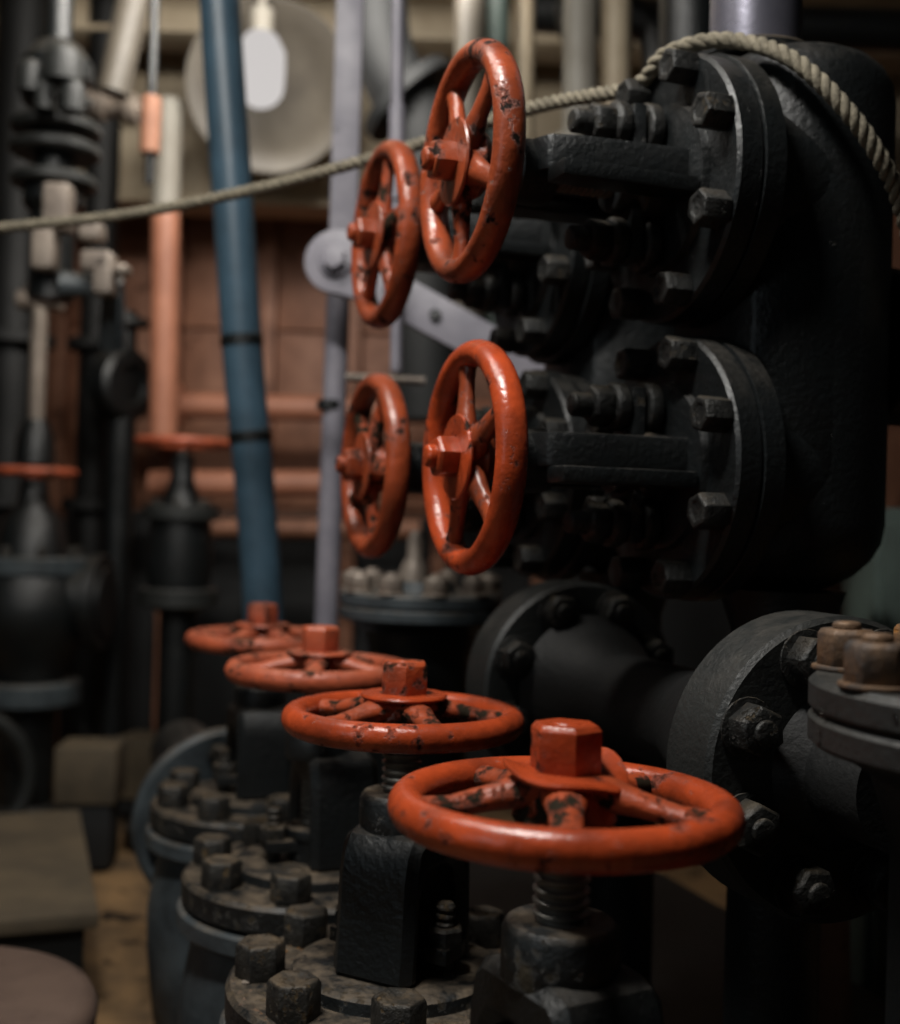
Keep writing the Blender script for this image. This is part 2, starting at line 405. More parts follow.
# ---- the row of four gate valves with horizontal hand wheels
def gate_valve(Y, label, paint, worn, nutpaint, tilt, spin, yoke_rot, bent, X=0.389, ph=.2, ydx=0.0, wz=0.0):
    t = thing('gate_valve', label, 'valve', (X, Y, 0.0), (0, 0, 0), 'gate valves with level hand wheels')
    zf = 0.513
    def body():
        return MB().lathe([(0, 0), (.155, 0), (.155, .03), (.15, .05), (.145, .10), (.165, .16), (.176, .26), (.178, .34), (.164, .42), (.158, zf - .064), (0, zf - .064)], 56).mesh('valve_body')
    obj('valve_body', cached('gvbody', body), M['bluegrey'], t)
    obj('body_flange', cached('gvbf', lambda: MB().ring(.05, .184, zf - .068, zf - .040, 64, .004).mesh('body_flange')), M['bluegrey'], t)
    bf = obj('bonnet_flange', cached('gvbon', lambda: MB().lathe([(0, zf - .036), (.175, zf - .036), (.179, zf - .032), (.179, zf - .005), (.174, zf), (.112, zf), (.110, zf + .012), (.104, zf + .015), (0, zf + .015)], 64).mesh('bonnet_flange')), M['black_dusty'], t)
    flange_bolts(bf, 8, .144, zf, .027, .036, 'bolt', ph, 'gv')
    zy = 0.677      # yoke shoulder
    def yoke():
        mb = MB()
        Mx = Matrix.Rotation(PI / 2, 4, 'X') @ Matrix.Identity(4)
        # arch profile in local (y,z), extruded along x
        out = [(-.074, zf + .010), (-.070, zf + .055), (-.067, zy - .045), (-.060, zy - .012), (-.045, zy), (.045, zy), (.060, zy - .012), (.067, zy - .045), (.070, zf + .055), (.074, zf + .010),
               (.046, zf + .010), (.044, zy - .065), (.030, zy - .042), (-.030, zy - .042), (-.044, zy - .065), (-.046, zf + .010)]
        Mp = Matrix(((0, 0, 1, 0), (1, 0, 0, 0), (0, 1, 0, 0), (0, 0, 0, 1)))
        mb.prism(out, -.047, .047, Mp)
        return mb.mesh('yoke', 0.017, segs=1, ang=28)
    obj('yoke', cached('gvyoke', yoke), M['black'], t, (ydx, 0, 0), (0, 0, yoke_rot))
    obj('yoke_bush', cached('gvbush', lambda: MB().lathe([(0, zy - .01), (.044, zy - .01), (.044, zy + .026), (.040, zy + .033), (0, zy + .033)], 32).mesh('yoke_bush', .002)), M['black_dusty'], t, (0, 0, 0), (0, 0, yoke_rot + .3))
    gl = obj('gland', cached('gvgland', lambda: MB().lathe([(0, zf + .01), (.036, zf + .01), (.036, zf + .045), (.040, zf + .047), (.040, zf + .060), (.02, zf + .062), (0, zf + .062)], 28).box(-.072, .072, -.022, .022, zf + .030, zf + .046).mesh('gland', .002)), M['black_dusty'], t, (0, 0, 0), (0, 0, yoke_rot))
    for s in (-1, 1):
        obj('gland_stud', cached('gvstud', lambda: thread(.0085, .0105, zf, zf + .088, 10, 14).nut(.020, zf + .046, zf + .064).mesh('gland_stud')), M['bolt'], gl, (s * .058, 0, 0))
    obj('stem', cached('gvstem', lambda: thread(.0180, .0215, zy - .16, .788, 32).mesh('stem', ang=20)), M['thread'], t)
    wheel_parts(t, 0.7872 + wz, .13, .0135, .0145, tilt, spin, paint, worn, nutpaint, 'g', bent=bent)
    return t
gate_valve(0.787, 'nearest gate valve, its level orange-red hand wheel largest in view, bent washer under the nut', 'red', 'red_worn', None, (0, 0), .52, R_(10), True, .381, ydx=.006, wz=.005)
gate_valve(1.205, 'gate valve second from the front, level orange-red hand wheel with flat washer and speckled rim', 'red', 'red_worn', 'red_worn', (0, 0), 1.0, R_(-48), False, .390, ph=.5, ydx=.008)
gate_valve(1.605, 'gate valve third from the front, dusty salmon-red level hand wheel with grimy square-looking nut', 'red_dusty', 'red_dusty', 'red_dusty', (0, 0), .6, R_(2), False, .395, ph=.35, ydx=.024)
gate_valve(2.02, 'farthest gate valve of the row, blurred level red hand wheel below the blue hose', 'red_dusty', 'red_dusty', 'red_dusty', (0, 0), .1, R_(0), False, .394, ph=.1)

# ---- the four side valves with upright hand wheels
SX, SR = 0.695, 0.152
SXU = 0.686            # the upper pair sits a little further out
def side_valve(Y, Z, label, Rw, spin, paint, worn_paint, tilt=(0, 0), sx=SX, wx=.457):
    t = thing('side_valve', label, 'valve', (sx, Y, Z), (0, -PI / 2, 0), 'side valves with upright hand wheels')
    H = sx - wx
    bf = obj('bonnet_flange', cached('svbf', lambda: MB().lathe([(0, -.032), (SR - .003, -.032), (SR, -.029), (SR, -.004), (SR - .004, 0), (.098, 0), (.095, .008), (.07, .012), (0, .012)], 64).mesh('bonnet_flange')), M['black'], t)
    flange_bolts(bf, 8, .134, 0, .0205, .032, 'nut', R_(22.5), 'sv')
    z1 = .178
    def yoke():
        mb = MB()
        out = [(-.074, .004), (-.068, .03), (-.060, z1 - .04), (-.050, z1 - .01), (-.03, z1), (.03, z1), (.050, z1 - .01), (.060, z1 - .04), (.068, .03), (.074, .004),
               (.046, .004), (.040, z1 - .05), (.025, z1 - .032), (-.025, z1 - .032), (-.040, z1 - .05), (-.046, .004)]
        Mp = Matrix(((0, 0, 1, 0), (1, 0, 0, 0), (0, 1, 0, 0), (0, 0, 0, 1)))
        mb.prism(out, -.008, .030, Mp)
        return mb.mesh('yoke', 0.005, segs=2, ang=50)
    obj('yoke', cached('svyoke', yoke), M['black'], t)
    for s in (-1, 1):
        def ledge():
            y0, y1 = sorted((s * .052, s * .094))
            return MB().box(-.026, -.008, y0, y1, .010, z1 - .006).mesh('yoke_ledge', .004)
        obj('yoke_ledge', cached('svledge%d' % s, ledge), M['black'], t)
    obj('yoke_bush', cached('svbush', lambda: MB().lathe([(0, z1 - .03), (.033, z1 - .03), (.036, z1 - .02), (.036, z1 + .012), (.030, z1 + .018), (.024, z1 + .03), (0, z1 + .03)], 28).mesh('yoke_bush')), M['black'], t)
    gl = obj('gland', cached('svgland', lambda: MB().lathe([(0, .005), (.042, .005), (.042, .04), (.032, .046), (.032, .07), (0, .07)], 28).box(-.088, .088, -.024, .024, .038, .054).mesh('gland', .003)), M['black_dusty'], t)
    for s in (-1, 1):
        def stud():
            return MB().cyl(.031, .016, .034, 24, .003).cyl(.014, .0, .11, 16).cyl(.028, .054, .074, 24, .004).nut(.024, .074, .098).lathe([(0, .098), (.014, .098), (.014, .118), (.011, .121), (0, .121)], 14).mesh('gland_stud', .0008, segs=1)
        obj('gland_stud', cached('svstud', stud), M['nut'], gl, (s * .066, 0, 0))
    obj('stem', cached('svstem%d' % int(H * 1000), lambda: thread(.0145, .0175, .03, H - .004, 30).mesh('stem', ang=20)), M['thread'], t)
    wheel_parts(t, H, Rw, .0142, .0170, tilt, spin, paint, worn_paint, None, 's%d' % int(Rw * 1000), lift=.006, nut_r=.023, nh=.024, tip=.010)
    return t
side_valve(1.20, ZC + .389, 'upper front side valve with chipped orange-red hand wheel, highest of the four upright ones', .129, .5, 'red_brown', 'red_brown', sx=SXU, wx=.444)
side_valve(1.20, ZC + .070, 'lower front side valve with glossy upright orange-red hand wheel, right of the other low one', .128, .18, 'red', 'red_brown')
side_valve(1.59, ZC + .398, 'upper rear side valve, darker upright red hand wheel left of the highest wheel', .130, 1.1, 'red_brown', 'red_worn', sx=SXU, wx=.466)
side_valve(1.595, ZC + .075, 'lower rear side valve, blurred upright red hand wheel nearest the lilac post', .130, .8, 'red_brown', 'red_worn', wx=.461)

# ---- valve chests that carry the side valves
def chest(Y, label):
    t = thing('valve_chest', label, 'valve chest', (0.862, Y, 0.0), (0, 0, 0), 'tall black valve chests')
    def shell():
        r = .115; zb = ZC - .075; zt = ZC + .565
        prof = [(0, zb)] + [(r * math.sin(a), zb + .085 - .085 * math.cos(a)) for a in [R_(15 * k) for k in range(1, 7)]]
        prof += [(r, zt - .06)] + [(r - .06 + .06 * math.cos(a), zt - .06 + .06 * math.sin(a)) for a in [R_(18 * k) for k in range(1, 6)]] + [(0, zt)]
        mb = MB().lathe(prof, 64)
        return mb.mesh('chest_shell', ang=60)
    obj('chest_shell', cached('chshell', shell), M['black'], t)
    for z, sx in ((.391, SXU), (.070, SX)):
        def noz():
            Mt = Matrix.Rotation(-PI / 2, 4, 'Y')
            e = .862 - sx - .0325
            return MB().lathe([(0, 0), (.112, 0), (.114, e - .045), (.124, e - .032), (SR - .002, e - .028), (SR + .002, e - .025), (SR + .002, e - .001), (SR - .002, e), (0, e)], 64, Mt).mesh('nozzle_flange')
        obj('nozzle_flange', cached('noz%d' % int(sx * 1000), noz), M['black'], t, (0, 0, ZC + z))
    # waist web between the two nozzles and bolted rear cover
    obj('waist_web', cached('waist', lambda: MB().prism([(-.118, -.055), (-.108, -.085), (-.08, -.104), (-.03, -.113), (.02, -.1135), (.02, .1135), (-.03, .113), (-.08, .104), (-.108, .085), (-.118, .055)], ZC + .06, ZC + .40).mesh('waist_web', .004, ang=50)), M['black'], t)
    cov = obj('rear_cover', cached('rcov', lambda: MB().cyl(.10, 0, .03, 40, .004, Matrix.Translation((.105, 0, ZC + .23)) @ Matrix.Rotation(PI / 2, 4, 'Y')).mesh('rear_cover')), M['black'], t)
    bme = cached('cbolt', lambda: MB().nut(.02, 0, .028, Matrix.Rotation(PI / 2, 4, 'Y')).mesh('bolt', .001))
    for k in range(6):
        a = 2 * PI * k / 6 + .3
        obj('bolt', bme, M['bolt'], cov, (.134, .078 * math.cos(a), ZC + .23 + .078 * math.sin(a)))
    obj('chest_leg', cached('cleg', lambda: MB().lathe([(0, .20), (.10, .20), (.10, .23), (.055, .25), (.055, ZC - .13), (.075, ZC - .070), (0, ZC - .065)], 32).mesh('chest_leg')), M['black'], t)
    return t
chest(1.20, 'tall black valve chest behind the two front upright hand wheels, hemp rope over its top')
chest(1.59, 'tall black valve chest mostly hidden behind the front chest')
# bright riser pipe leaving the front chest
t = thing('riser_pipe', 'bright lilac-grey steel pipe rising from the top of the front valve chest', 'pipe', (.822, 1.228, ZC + .563))
obj('pipe', MB().cyl(.055, .012, 1.27, 40).mesh('pipe'), M['steelpipe'], t)
fl = obj('pipe_flange', MB().cyl(.072, 0, .014, 40, .004).mesh('pipe_flange'), M['black_dusty'], t)

# ---- low black plinth added to darken the floor under chests and pipe row
PLINTH_TOP = 0.20
t = thing('shade_plinth', 'added low black plinth darkening the floor beneath the valve chests', 'shade plinth', (1.0, 1.6, 0))
obj('plinth_plate', MB().box(-.385, .42, -1.3, 1.3, PLINTH_TOP - .03, PLINTH_TOP).mesh('plinth_plate', .004), M['shade_black'], t)
obj('plinth_frame', MB().box(-.375, .40, -1.28, 1.28, 0, PLINTH_TOP - .03).mesh('plinth_frame', .004), M['shade_black'], t)

# ---- right hand pipe row: flanged pipe and two bolted pots
RX = 0.720
t = thing('flanged_pipe', 'thick black flanged pipe with bolted disc flanges running behind the nearest hand wheel', 'pipe', (RX, .905, ZC - .220), (PI / 2, 0, 0))
# local +Z points to -Y (towards the camera), so the pipe runs to negative z
obj('pipe', MB().lathe([(0, .0), (.07, .0), (.07, -.07), (.125, -.085), (.118, -.10), (.085, -.17), (.060, -.24), (.060, -.42), (.07, -.45), (.10, -.52), (.0, -.52)], 48).mesh('pipe'), M['shade_black'], t)  # pipe blackened to stand for the shade beneath the chest
def disc_flange(z, nm='pipe_flange'):
    f = obj(nm, MB().ring(.066, .143, z - .075, z, 64, .005).mesh(nm), M['charcoal'], t)
    flange_bolts(f, 8, .112, z, .024, .030, 'nut', R_(22.5), 'df', True)
    return f
disc_flange(0.0); disc_flange(-.535)
obj('pipe_neck', MB().lathe([(0, .09), (.055, .09), (.055, .02), (.075, .0), (0, -.02)], 40).mesh('pipe_neck'), M['shade_black'], t)
def pot(X, Y, zt, R, label, m, mb_, n, ph, h=.05):
    t = thing('bolted_pot', label, 'pipe fitting', (X, Y, 0), (0, 0, 0), 'bolted round pots')
    obj('pot_body', MB().lathe([(0, PLINTH_TOP), (R * .8, PLINTH_TOP), (R * .8, PLINTH_TOP + .04), (R * .62, PLINTH_TOP + .06), (R * .62, zt - .12), (R * .72, zt - .07), (R * .9, zt - h - .002), (0, zt - h - .001)], 56).mesh('pot_body'), M['black'], t)
    lf = obj('lower_flange', MB().ring(.03, R, zt - h, zt - h * .53, 72, .004).mesh('lower_flange'), M[m], t)
    uf = obj('cover_flange', MB().lathe([(0, zt - h * .5), (R - .004, zt - h * .5), (R, zt - h * .5 + .004), (R, zt - .005), (R - .005, zt), (R * .45, zt), (R * .40, zt + .02), (0, zt + .022)], 72).mesh('cover_flange'), M[m], t)
    flange_bolts(uf, n, R * .85, zt, .022, .034, mb_, ph, 'pot', True)
    return t, uf
pot_a, uf_a = pot(.69, .65, ZC - .106, .16, 'charcoal bolted pot cover with rusty nuts at the right edge of the picture', 'charcoal', 'rust', 8, R_(130))
pot_b, uf_b = pot(.69, 2.05, ZC - .13, .147, 'dusty grey bolted pot behind the low upright hand wheels', 'bluegrey', 'pale', 10, .2)
obj('cover_stud', MB().lathe([(0, 0), (.028, 0), (.024, .03), (.015, .045), (.015, .075), (.009, .09), (0, .092)], 20).mesh('cover_stud'), M['pale'], uf_b, (-.02, -.02, ZC - .11))

# ---- manifold flange standing behind the last gate valve
t = thing('manifold_flange', 'blue-grey upright pipe flange behind the farthest gate valve', 'pipe flange', (.389, 2.25, ZC - .587), (PI / 2, 0, 0))
obj('flange_disc', MB().ring(.06, .180, -.04, 0, 64, .008).mesh('flange_disc'), M['bluegrey'], t)
fl = obj('cover_plate', MB().lathe([(0, -.03), (.09, -.03), (.09, .006), (.08, .014), (0, .016)], 40).mesh('cover_plate'), M['bluegrey'], t)
obj('pipe', MB().cyl(.08, -.7, -.035, 40).mesh('pipe'), M['black'], t)
flange_bolts(t, 8, .135, 0, .022, .025, 'bolt', .2, 'mf')

# ------------------------------------------------------------------ rope
def catmull(pts, n=14):
    out = []
    p = [pts[0]] + pts + [pts[-1]]
    for i in range(1, len(p) - 2):
        for k in range(n):
            u = k / n
            a, b, c, d = p[i - 1], p[i], p[i + 1], p[i + 2]
            out.append(0.5 * ((2 * b) + (c - a) * u + (2 * a - 5 * b + 4 * c - d) * u * u + (3 * b - a - 3 * c + d) * u ** 3))
    out.append(pts[-1]); return out
rp = [P(-60, 232, 2.5), P(0, 227, 2.45), P(130, 213, 2.36), P(265, 186, 2.24), P(400, 149, 2.1), P(535, 106, 1.86), P(632, 86, 1.68), P(662, 56, 1.62), P(700, 41, 1.60), P(742, 40, 1.575), P(792, 57, 1.525), P(840, 100, 1.50), P(880, 155, 1.51), P(905, 215, 1.55), P(930, 330, 1.60)]
path = catmull(rp, 40)
rope = thing('rope', 'hemp rope slung across the picture and over the black valve chest', 'rope', path[0])
def strand(ph):
    L = 0; pts = []
    prev = path[0]; t = (path[1] - path[0]).normalized()
    nx = t.cross(Vector((0, 0, 1))).normalized()
    # resample evenly
    seg = []; acc = 0.0
    for a, b in zip(path[:-1], path[1:]): seg.append((a, b, (b - a).length))
    tot = sum(s[2] for s in seg); step = 0.0045; n = int(tot / step)
    i = 0; base = 0.0
    for k in range(n):
        s = k * step
        while i < len(seg) - 1 and s > base + seg[i][2]: base += seg[i][2]; i += 1
        a, b, l = seg[i]; p = a + (b - a) * ((s - base) / max(l, 1e-6)); t = (b - a).normalized()
        nx = (nx - t * nx.dot(t)).normalized(); ny = t.cross(nx)
        ang = ph + s / 0.045 * 2 * PI
        pts.append(p - path[0] + nx * (.0048 * math.cos(ang)) + ny * (.0048 * math.sin(ang)))
    return MB().tube(pts, .0052, 7).mesh('strand', ang=80)
for k in range(3): obj('strand', strand(2 * PI * k / 3), M['rope'], rope)

# ------------------------------------------------------------------ middle distance: hose, post, linkage, rods
hp = catmull([P(216, -120, 2.95), P(219, 0, 2.95), P(231, 180, 2.96), P(243, 360, 2.98), P(254, 480, 3.0), P(264, 620, 3.02), P(268, 760, 3.04), P(270, 880, 3.06)], 8)
t = thing('blue_hose', 'thick dark blue hose hanging upright, left of the lilac post', 'hose', hp[0])
obj('hose', MB().tube([p - hp[0] for p in hp], .043, 24).mesh('hose', ang=80), M['blue'], t)
for py in (328, 424):
    k = min(range(len(hp)), key=lambda i: abs(hp[i].z - P(0, py, 2.98).z))
    obj('hose_band', MB().cyl(.0455, -.012, .012, 24, .002, axis_m(hp[k] - hp[0], hp[k + 1] - hp[k])).mesh('hose_band'), M['black'], t)
# lilac post with linkage arm
pa = P(343, 240, 2.84)
t = thing('steel_post', 'upright lilac-grey steel post beside the blue hose', 'post', (pa.x, pa.y, 0))
obj('post', MB().box(-.028, .028, -.012, .012, pa.z - .02, 2.85, Matrix.Rotation(-YAW, 4, 'Z')).mesh('post', .003), M['lilac'], t)
pr = obj('lower_rod', MB().tube([(-.014, 0, 0.0), (-.012, 0, .6), (-.006, .0, pa.z)], .024, 20).mesh('lower_rod', ang=80), M['lilac'], t)
obj('rod_clamp', MB().cyl(.027, -.01, .01, 20, .002, Matrix.Translation((-.017, 0, P(0, 392, 2.75).z))).mesh('rod_clamp'), M['black'], pr)
pv = P(337, 262, 2.67); pe = P(560, 385, 2.60)
dv = pe - pv; L_ = dv.length
t = thing('linkage_arm', 'flat lilac-grey linkage arm sloping down right from its pivot on the post', 'linkage', pv)
ex = dv.normalized(); ny = (Vector((-Fw.x, -Fw.y, 0)) - ex * ex.dot(Vector((-Fw.x, -Fw.y, 0)))).normalized(); nz = ex.cross(ny)
MA = Matrix(((ex.x, nz.x, ny.x, 0), (ex.y, nz.y, ny.y, 0), (ex.z, nz.z, ny.z, 0), (0, 0, 0, 1)))
poly = [(.0 + .062 * math.cos(a), .062 * math.sin(a)) for a in [R_(60 + 15 * k) for k in range(17)]] + [(.09, -.040), (L_, -.034), (L_, .034), (.09, .040)]
obj('arm_plate', MB().prism(poly, -.012, .012, MA).mesh('arm_plate', .003), M['lilac'], t)
obj('pivot_pin', MB().cyl(.034, .012, .022, 28, .003, MA).nut(.024, .022, .040, MA).mesh('pivot_pin', .001), M['lilac'], t)
for q in (.12, .22):
    obj('arm_bolt', MB().nut(.012, .012, .022, MA @ Matrix.Translation((q, 0, 0))).mesh('arm_bolt'), M['black'], t)
a, b = P(398, -60, 2.6), P(396, 372, 2.6)
tag(obj('hanging_rod', MB().tube([(0, 0, 0), (b - a) * .38, (b - a) * .385, (b - a) * .60, (b - a) * .605, (b - a)], [.012, .012, .016, .016, .011, .011], 14).mesh('hanging_rod'), M['lilac'], None, a), 'thin lilac-grey rod hanging down between the upper rear hand wheel and the post', 'rod')
a, b = P(346, 377, 2.6), P(425, 381, 2.6)
tag(obj('cross_rod', MB().tube([(0, 0, 0), b - a], .008, 12).mesh('cross_rod'), M['pale'], None, a), 'short thin level rod above the lower rear upright hand wheel', 'rod')

# ------------------------------------------------------------------ background pipes on the bulkhead
def pipe(name, label, pts, r, m, group=None, fl=(), n=24):
    t = thing(name, label, 'pipe', pts[0], group=group)
    q = [p - pts[0] for p in pts]
    obj('pipe', MB().tube(q, r, n).mesh('pipe', ang=60), m, t)
    for s in fl:
        s = s * (len(q) - 1); i = min(int(s), len(q) - 2); p = q[i].lerp(q[i + 1], s - i)
        obj('pipe_flange', MB().cyl(r * 1.7, -.02, .02, n, .004, axis_m(p, q[i + 1] - q[i])).mesh('pipe_flange'), m, t)
    return t
t = thing('salmon_pipe', 'upright pipe before the bulkhead, salmon below and cream above', 'pipe', P(163, 445, 4.6))
q = [P(163, 445, 4.6), P(165, 212, 4.6), P(168, 100, 4.6)]
obj('pipe', MB().tube([q[0] - q[0], q[1] - q[0]], .046, 24).mesh('pipe'), M['orangepipe'], t)
obj('upper_pipe', MB().tube([q[1] - q[0], q[2] - q[0]], .046, 24).mesh('upper_pipe'), M['greycream'], t, label='cream painted upper length')
pipe('bulkhead_pipe', 'upper of two level salmon pipes along the terracotta bulkhead', [P(140, 404, 5.2), P(520, 414, 5.2)], .047, M['orangepipe'], fl=(.1,))
pipe('bulkhead_pipe', 'lower of two level salmon pipes along the terracotta bulkhead', [P(150, 484, 5.2), P(520, 484, 5.2)], .050, M['orangepipe'])
pipe('bulkhead_pipe', 'thin brown pipe low on the bulkhead behind the blue hose', [P(200, 528, 5.1), P(420, 530, 5.1)], .035, M['terra'])
pipe('slanting_pipe', 'pale pipe slanting down under the ceiling at upper left', [P(145, -60, 3.9), P(112, 92, 3.9)], .045, M['dishgrey'], n=24)
for i, (px, r, m, lab) in enumerate(((468, .04, 'dishgrey', 'pale upright pipe just left of the highest hand wheel'), (494, .035, 'green', 'grey-green upright pipe behind the highest hand wheel'),
                                   (522, .03, 'cream', 'pale upright pipe right of the highest hand wheel'), (578, .038, 'greycream', 'broad pale upright pipe left of the front chest'),
                                   (614, .034, 'cream', 'whitish upright pipe close by the front chest'))):
    dd = 3.55 + .1 * i if i < 3 else 2.95 + .06 * i
    a = P(px, 330, dd); b = P(px + 4, -200, dd)
    pipe('upright_pipe', lab, [a, b], r, M[m], 'upright pipes behind the wheels', (.35,) if i % 2 else ())
pipe('black_pipe', 'bent black pipe under the ceiling, left of the bright riser pipe', catmull([P(560, 22, 3.7), P(600, 12, 3.7), P(640, 18, 3.7), P(662, 60, 3.7), P(664, 260, 3.7)], 8), .05, M['black'], fl=(.3,))
pipe('black_pipe', 'level black pipe along the ceiling at the top right', [P(520, 8, 4.1), P(700, 22, 4.1), P(930, 30, 4.1)], .06, M['black'], fl=(.3, .6))
pipe('black_pipe', 'upright black pipe behind the front chest', [P(690, 560, 2.6), P(690, -80, 2.6)], .055, M['black'], fl=(.3,))
pipe('brown_pipe', 'upright brown pipe under the front chest, right of the flanged pipe', [Vector((*P(822, 900, 2.3).xy, PLINTH_TOP)), P(808, 480, 2.3)], .050, M['terra'])
pipe('black_pipe', 'tall black pipe between the hanging rod and the highest hand wheel', catmull([P(425, 420, 4.0), P(425, 200, 4.0), P(420, 120, 4.0), P(395, 80, 4.0), P(378, 30, 4.0), P(376, -60, 4.0)], 8), .09, M['dark'], fl=(.5,))
# grey-green locker standing at far right
lk = P(905, 600, 2.6)
t = thing('locker', 'grey-green steel locker at the right edge behind the front chest', 'locker', (lk.x, lk.y, 0), (0, 0, -YAW))
obj('locker_body', MB().box(-.06, .5, 0, .4, 0, 1.05).mesh('locker_body', .006), M['green'], t)
d_ = obj('locker_door', MB().box(-.045, .485, -.018, 0, .04, 1.02).mesh('locker_door', .004), M['green'], t)
obj('locker_handle', MB().box(.02, .04, -.04, -.018, .5, .6).mesh('locker_handle', .003), M['black'], d_)

# ------------------------------------------------------------------ ceiling lamp
lp = P(260, 66, 4.3)
t = thing('ceiling_lamp', 'glowing frosted ceiling lamp with cream dish, right of the blue hose', 'lamp', lp)
obj('bulb', MB().lathe([(0, -.125)] + [((.074) * math.sin(a), -.055 - .07 * math.cos(a)) for a in [R_(15 * k) for k in range(1, 7)]] + [(.076, 0), (.074, .05), (.05, .095), (.03, .11), (0, .11)], 32).mesh('bulb', ang=80), M['bulb'], t)
obj('lamp_holder', MB().cyl(.036, .10, .18, 24, .004).mesh('lamp_holder'), M['greycream'], t)
Md = Matrix.Translation(Fw * .16 + Vector((0, 0, .0))) @ axis_m((0, 0, 0), -Fw + Vector((0, 0, -.35)))
obj('lamp_dish', MB().lathe([(.0, -.10), (.10, -.09), (.20, -.05), (.26, .0), (.268, .0), (.27, -.006), (.205, -.062), (.10, -.105), (0, -.115)], 48, Md).mesh('lamp_dish', ang=60), M['dishgrey'], t)
obj('lamp_stem', MB().cyl(.012, .17, 2.85 - lp.z, 12).mesh('lamp_stem'), M['greycream'], t)
l = bpy.data.lights.new('ceiling_lamp_light', 'POINT'); l.energy = 1.6; l.color = (1.0, .9, .78); l.shadow_soft_size = .07
lo = bpy.data.objects.new('ceiling_lamp_light', l); col.objects.link(lo); lo.location = lp - Fw * .02 + Vector((0, 0, -.21))

# ------------------------------------------------------------------ far left machinery
def far_wheel(t, z, R, paint='red_dusty', key='fw'):
    rim = obj('handwheel', cached(key + 'rim%d' % int(R * 1000), lambda: MB().torus(R - .012, .012, .014, 40, 10).mesh('rim', ang=80)), M[paint], t, (0, 0, z))
    for k in range(5):
        obj('spoke', cached(key + 'sp%d' % int(R * 1000), lambda: MB().tube([(.01, 0, .006), (R - .014, 0, 0)], .008, 8).mesh('spoke', ang=80)), M[paint], rim, None, (0, 0, 2 * PI * k / 5))
    obj('hub', cached(key + 'hub', lambda: MB().cyl(.026, -.02, .02, 16, .003).mesh('hub')), M[paint], rim)
    return rim
def ground(px, d):
    CX[0] = px; p = P(px, 485, d); return Vector((p.x, p.y, 0))
# pedestal valve with red wheel
d = 4.3; s_ = d / K
CX = [450]
def zz(py, d): return ZC + (YH - level(CX[0], py)[1]) * d / K
g = ground(182, d)
t = thing('pedestal_valve', 'black pedestal valve with thin red wheel before the bulkhead, left of the blue hose', 'valve', g)
obj('pedestal', MB().lathe([(0, 0), (.14, 0), (.14, .05), (.055, .08), (.055, zz(612, d)), (.1, zz(606, d)), (0, zz(606, d))], 32).mesh('pedestal'), M['black'], t)
fl = obj('lower_flange', MB().cyl(39 * s_, zz(606, d), zz(588, d), 40, .004).mesh('lower_flange'), M['charcoal'], t)
obj('valve_body', MB().lathe([(0, zz(588, d)), (30 * s_, zz(588, d)), (33 * s_, zz(560, d)), (30 * s_, zz(520, d)), (0, zz(520, d))], 32).mesh('valve_body'), M['black'], t)
uf = obj('upper_flange', MB().cyl(38 * s_, zz(520, d), zz(506, d), 40, .004).mesh('upper_flange'), M['charcoal'], t)
flange_bolts(uf, 6, .08, zz(506, d), .014, .02, 'bolt', .2, 'pv')
obj('bonnet', MB().lathe([(0, zz(506, d)), (22 * s_, zz(506, d)), (12 * s_, zz(480, d)), (11 * s_, zz(455, d)), (0, zz(455, d))], 24).mesh('bonnet'), M['black'], t)
obj('stem', MB().cyl(.014, zz(458, d), zz(436, d), 14).mesh('stem'), M['thread'], t)
far_wheel(t, zz(443, d), 48 * s_)
# big globe valve at the left edge
d = 4.35; s_ = d / K
g = ground(34, d)
t = thing('globe_valve', 'bulky black globe valve at the left edge with red wheel and pale rising stem', 'valve', g)
obj('foot', MB().lathe([(0, 0), (.11, 0), (.11, .06), (.08, .09), (.09, zz(700, d)), (0, zz(700, d))], 32).mesh('foot'), M['black'], t)
obj('foot_flange', MB().cyl(52 * s_, zz(702, d), zz(680, d), 40, .005).mesh('foot_flange'), M['bluegrey'], t)
obj('valve_body', MB().lathe([(0, zz(682, d)), (32 * s_, zz(682, d)), (40 * s_, zz(660, d)), (58 * s_, zz(630, d)), (62 * s_, zz(600, d)), (50 * s_, zz(572, d)), (0, zz(572, d))], 40).mesh('valve_body', ang=60), M['black'], t)
uf = obj('bonnet_flange', MB().cyl(54 * s_, zz(574, d), zz(556, d), 40, .005).mesh('bonnet_flange'), M['bluegrey'], t)
flange_bolts(uf, 8, 44 * s_, zz(556, d), .016, .03, 'bolt', .2, 'gl')
obj('bonnet', MB().lathe([(0, zz(556, d)), (36 * s_, zz(556, d)), (30 * s_, zz(520, d)), (16 * s_, zz(505, d)), (13 * s_, zz(480, d)), (0, zz(478, d))], 32).mesh('bonnet', ang=60), M['black'], t)
far_wheel(t, zz(472, d), 42 * s_, 'red_dusty', 'gw')
obj('gland_dome', MB().lathe([(0, zz(466, d)), (20 * s_, zz(464, d)), (18 * s_, zz(436, d)), (12 * s_, zz(420, d)), (0, zz(418, d))], 24).mesh('gland_dome'), M['black'], t)
obj('stem', MB().cyl(.025, zz(425, d), zz(304, d), 20, .003).mesh('stem'), M['pale'], t, label='pale bare metal stem')
obj('crosshead', MB().cyl(.032, -.07, .07, 20, .006, Matrix.Translation((0, 0, zz(300, d))) @ axis_m((0, 0, 0), Rt)).cyl(.045, -.018, .018, 20, .004, Matrix.Translation((0, 0, zz(290, d)))).mesh('crosshead'), M['pale'], t)
